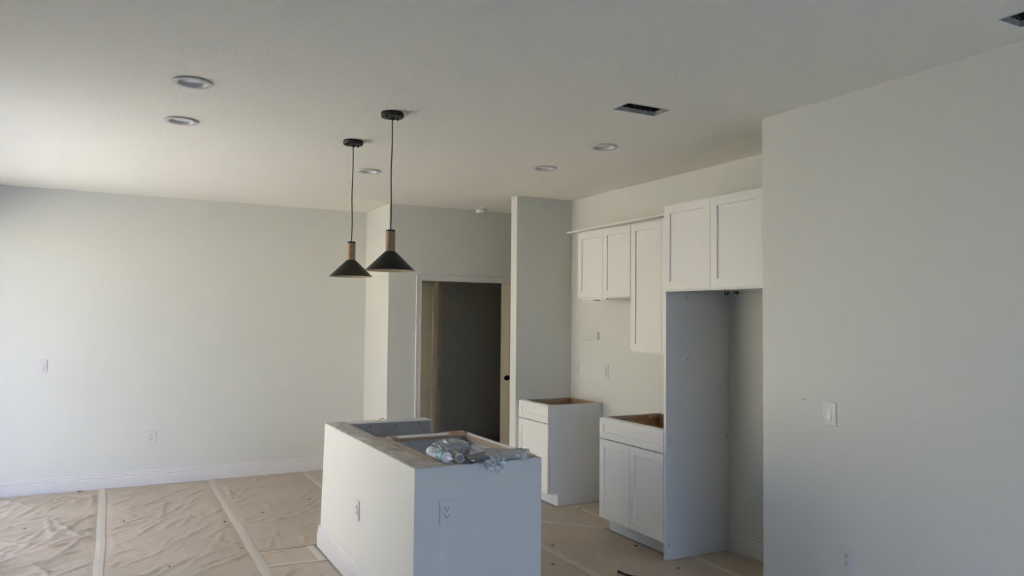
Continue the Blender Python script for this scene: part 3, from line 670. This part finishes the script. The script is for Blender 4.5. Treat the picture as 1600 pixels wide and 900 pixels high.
zax = (q1-q0).normalized(); upv = Vector((-0.35, -0.62, 0.70)); xax = (upv-zax*upv.dot(zax)).normalized(); yax = zax.cross(xax)
mm = Matrix((xax, yax, zax)).transposed().to_4x4(); mm.translation = q0; t.matrix_world = mm

t = thing('grey_tube', 'dull grey cylinder with pale rim lying beside the caulk cartridge', 'tube')
r = 0.0215
b = B(); b.lathe([(0, 0), (r*0.96, 0), (r, 0.004), (r, 0.165), (0.0, 0.165)], seg=32); obj('body', b, gtube_m, t, smooth='auto')
b = B(); b.lathe([(0.0175, 0.163), (0.0225, 0.163), (0.0228, 0.174), (0.0205, 0.177), (0.0180, 0.174)], seg=32, close=True); obj('rim', b, rim_m, t, smooth='auto')
b = B(); b.lathe([(0, 0.1655), (0.0178, 0.1655), (0.0178, 0.1665), (0, 0.1665)], seg=32); obj('end_disc', b, gend_m, t)
b = B(); b.box(-0.008, 0.008, -0.0222, -0.0212, 0.135, 0.152); obj('dark_mark', b, navy_m, t)
aim(t, (1.615, 3.685, TZ+0.027), (1.580, 3.530, TZ+0.0235))

def slab_thing(name, label, cat, pts, th, m, mlab='sheet'):
    pass
# dark flat packet and paper card: flat prisms tilted on the tubes
t = thing('flat_packet', 'dark navy and grey flat packet leaning at island edge beside grey tube', 'packet')
b = B(); b.box(-0.062, 0.062, -0.036, 0.036, -0.007, 0.0); obj('case', b, navy_m, t, bevel=0.003)
b = B(); b.box(-0.059, 0.055, -0.024, 0.034, 0.0, 0.002); f_ = obj('face_film', b, pack_m, t, bevel=0.0015)
b = B(); b.box(-0.045, 0.050, -0.0335, -0.029, 0.0, 0.0015); obj('stripe', b, teal_m, t)
b = B(); b.box(-0.050, -0.030, -0.030, -0.020, 0.0021, 0.0028); obj('white_mark', b, rim_m, f_)
P = [Vector((1.608, 3.500, 0.906)), Vector((1.583, 3.474, 0.873)), Vector((1.70, 3.476, 0.887)), Vector((1.742, 3.575, 0.918))]
cen = Vector((1.668, 3.512, 0.9055)); xa = Vector((0.97, 0.20, 0.10)).normalized(); ya = Vector((-0.16, 0.86, 0.44)); ya = (ya-xa*ya.dot(xa)).normalized(); za = xa.cross(ya)
mm = Matrix((xa, ya, za)).transposed().to_4x4(); mm.translation = cen; t.matrix_world = mm
b = B(); b.prism([(-0.055, -0.01), (0.045, -0.01), (0.012, 0.062)], 0, 0.0012, 'z'); t = thing('paper_leaflet', 'pinkish white folded leaflet poking up behind the flat packet', 'leaflet')
lf = obj('sheet', b, card_m, t)
b = B()
for k in range(4): b.box(-0.030+k*0.002, 0.010-k*0.004, -0.002+k*0.010, 0.0015+k*0.010, 0.0013, 0.0018)
obj('printed_lines', b, pack_m, lf)
mm = Matrix((xa, ya, za)).transposed().to_4x4(); mm.translation = cen+ya*0.030+za*0.004+xa*0.022; t.matrix_world = mm

def film_sheet(name, label, fn, nu, nv, subs=True):
    bm = bmesh.new(); g = [[bm.verts.new(fn(i/nu, j/nv)) for j in range(nv+1)] for i in range(nu+1)]
    for i in range(nu):
        for j in range(nv): bm.faces.new([g[i][j], g[i+1][j], g[i+1][j+1], g[i][j+1]])
    b = B(); b.bm.free(); b.bm = bm; o = obj(name, b, bag_m, smooth=False, recalc=True)
    return tag(o, label, 'plastic bag')
def crumple(p, s, a): 
    return a*(1-2.2*abs(noise.noise(p*s))) + a*0.5*noise.noise(p*s*2.7)
def bag1(u, v):    # closed lump: u around, v pole to pole
    th_ = u*2*PI; ph = v*PI
    d = Vector((math.cos(th_)*math.sin(ph), math.sin(th_)*math.sin(ph), math.cos(ph)))
    rr = 1 + crumple(d+Vector((3,1,2)), 2.3, 0.22)
    p = Vector((d.x*0.098*rr, d.y*0.085*rr, d.z*0.042*rr))
    return Vector((1.650, 3.795, 0.905)) + Vector((p.x*0.93+p.y*0.2, -p.x*0.25+p.y, p.z))
film_sheet('plastic_bag', 'crumpled clear plastic bag heaped behind the two tubes', bag1, 64, 36)
def bag2(u, v):
    # flat bag: top layer then bottom layer wrapped; u 0..1 along length, v around
    a = v*2*PI; x = 1.69+0.31*u; wd = 0.150-0.055*u+0.02*math.sin(u*7)
    yc = 3.612-0.05*u; y = yc + wd*math.cos(a)
    z = 0.8830 + 0.010*(1+math.sin(a)) + 0.009*max(0, math.sin(a))*abs(noise.noise(Vector((x*9+y*16, y*24-x*8, 1))))*2
    z += max(0, math.sin(a))*0.0065*(1-2.4*abs(noise.noise(Vector((x*18+y*10, y*42-x*20, 5)))))
    taper = min(1, u/0.10, (1-u)/0.16); y = yc+(y-yc)*(0.30+0.70*max(0, taper)); x += 0.03*(y-3.6)
    if y < 3.505:
        dd = 3.505-y; z -= dd*0.80*(0.75+0.35*math.sin(u*9+0.6)); y = 3.503-dd*0.35
        y += 0.006*noise.noise(Vector((x*60, z*60, 3)))
    z = max(z, 0.8815) if y > 3.51 else z
    return Vector((x, y, z))
film_sheet('plastic_bag', 'flat clear plastic bag draped over island end, holding small metal hardware', bag2, 70, 56)
def hang(u, v):    # loose torn flap hanging down the end wall
    x = 1.70+0.13*u; tip = (u/0.6 if u < 0.6 else (1-u)/0.4)
    z = 0.878 - v*(0.012+0.050*tip+0.006*math.sin(u*25)); return Vector((x+0.01*v, 3.5045-0.004-0.006*abs(noise.noise(Vector((x*30, z*30, 0))))-0.006*v, z+0.004*noise.noise(Vector((x*50,z*50,1)))))
film_sheet('plastic_bag', 'thin torn plastic flap hanging down the shaded end wall', hang, 30, 10)
for k in range(9):
    x = 1.685+0.014*k+random.uniform(-.004,.004); y = 3.500-random.uniform(0, 0.012); z = 0.878-random.uniform(0.0, 0.02)
    b = B(); a = Vector((random.uniform(-1,1), random.uniform(-.3,.3), random.uniform(-1,1))).normalized()*0.009
    b.cyl(Vector((0,0,0))-a, a, 0.0022, seg=7); b.cyl(a, a*1.35, 0.005, seg=8)
    o = obj('loose_screw', b, chrome_m if k % 3 else rim_m); o.location = (x, y-0.006, z); tag(o, 'small shiny screw among hardware hanging at the island edge', 'screw', 'loose hardware in the draped bag')

# ------------------------------------------------------------------ scraps on the floor paper
def fpt(px, py, z=0.0):
    x = (px-800)/F_PX; y = (450-py)/F_PX; d = r2*x+u2*y+fw; s = (z-EYE.z)/d.z; return EYE+d*s
scr = [((38,826), 0.020, 'tiny dark scrap on floor paper nearest the glass door', 0), ((125,768), 0.06, 'thin dark sliver at foot of far baseboard', 0),
 ((351,815), 0.035, 'dark curled scrap touching the middle tape line', 0), ((484,780), 0.035, 'dark scrap on paper between tape line and island', 0),
 ((410,801), 0.025, 'dark crumb right of the middle tape line', 0), ((265,885), 0.020, 'tiny dark crumb in middle of near floor paper', 0),
 ((452,888), 0.035, 'dark crumpled scrap below island corner tapes', 0), ((261,773), 0.022, 'small pale chip on paper under far outlet', 1),
 ((378,857), 0.022, 'small brown crumb left of island corner tapes', 0), ((194,815), 0.018, 'faint brown crumb between the two long tape lines', 0),
 ((863,852), 0.034, 'dark leaf-like scrap on aisle paper beside island end', 0), ((905,795), 0.026, 'dark scrap at foot of far base cabinet', 0),
 ((864,882), 0.026, 'dim brown crumb at near end of aisle paper', 0), ((993,853), 0.034, 'brown scrap against toe kick of wide base cabinet', 0),
 ((1060,888), 0.026, 'black speck in front of refrigerator panel', 0), ((1166,884), 0.045, 'pale splinter on floor inside refrigerator alcove', 1)]
for (px, s, lb, pale) in scr:
    p = fpt(*px, 0.012); bm = bmesh.new(); n = 7
    vs = [bm.verts.new((s*0.5*math.cos(2*PI*k/n)*random.uniform(.6,1.1), s*0.32*math.sin(2*PI*k/n)*random.uniform(.5,1.1), 0.004*random.random())) for k in range(n)]
    c = bm.verts.new((0, 0, 0.006)); [bm.faces.new([vs[k], vs[(k+1)%n], c]) for k in range(n)]
    ex = bmesh.ops.extrude_face_region(bm, geom=bm.faces[:]); bmesh.ops.translate(bm, verts=[v for v in ex['geom'] if isinstance(v, bmesh.types.BMVert)], vec=(0,0,-0.002))
    b = B(); b.bm.free(); b.bm = bm; o = obj('floor_scrap', b, chip_m if pale else scrap_m); o.location = p; o.rotation_euler = (0, 0, random.uniform(-0.6, 0.6)); tag(o, lb, 'scrap')
# curled dark strip by the torn paper at the bottom of the picture
pa = [fpt(966, 892, 0.015), fpt(975, 897, 0.018), fpt(990, 901, 0.018), fpt(1012, 902, 0.012)]
b = B(); b.tube([p for p in pa], 0.006, 8); b.tube([pa[0]+Vector((0,0,0)), pa[0]+Vector((-0.012, -0.02, -0.004))], 0.006, 6)
tag(obj('black_strip', b, black_m), 'black curled strip lying on dim floor paper at bottom picture edge', 'strip')
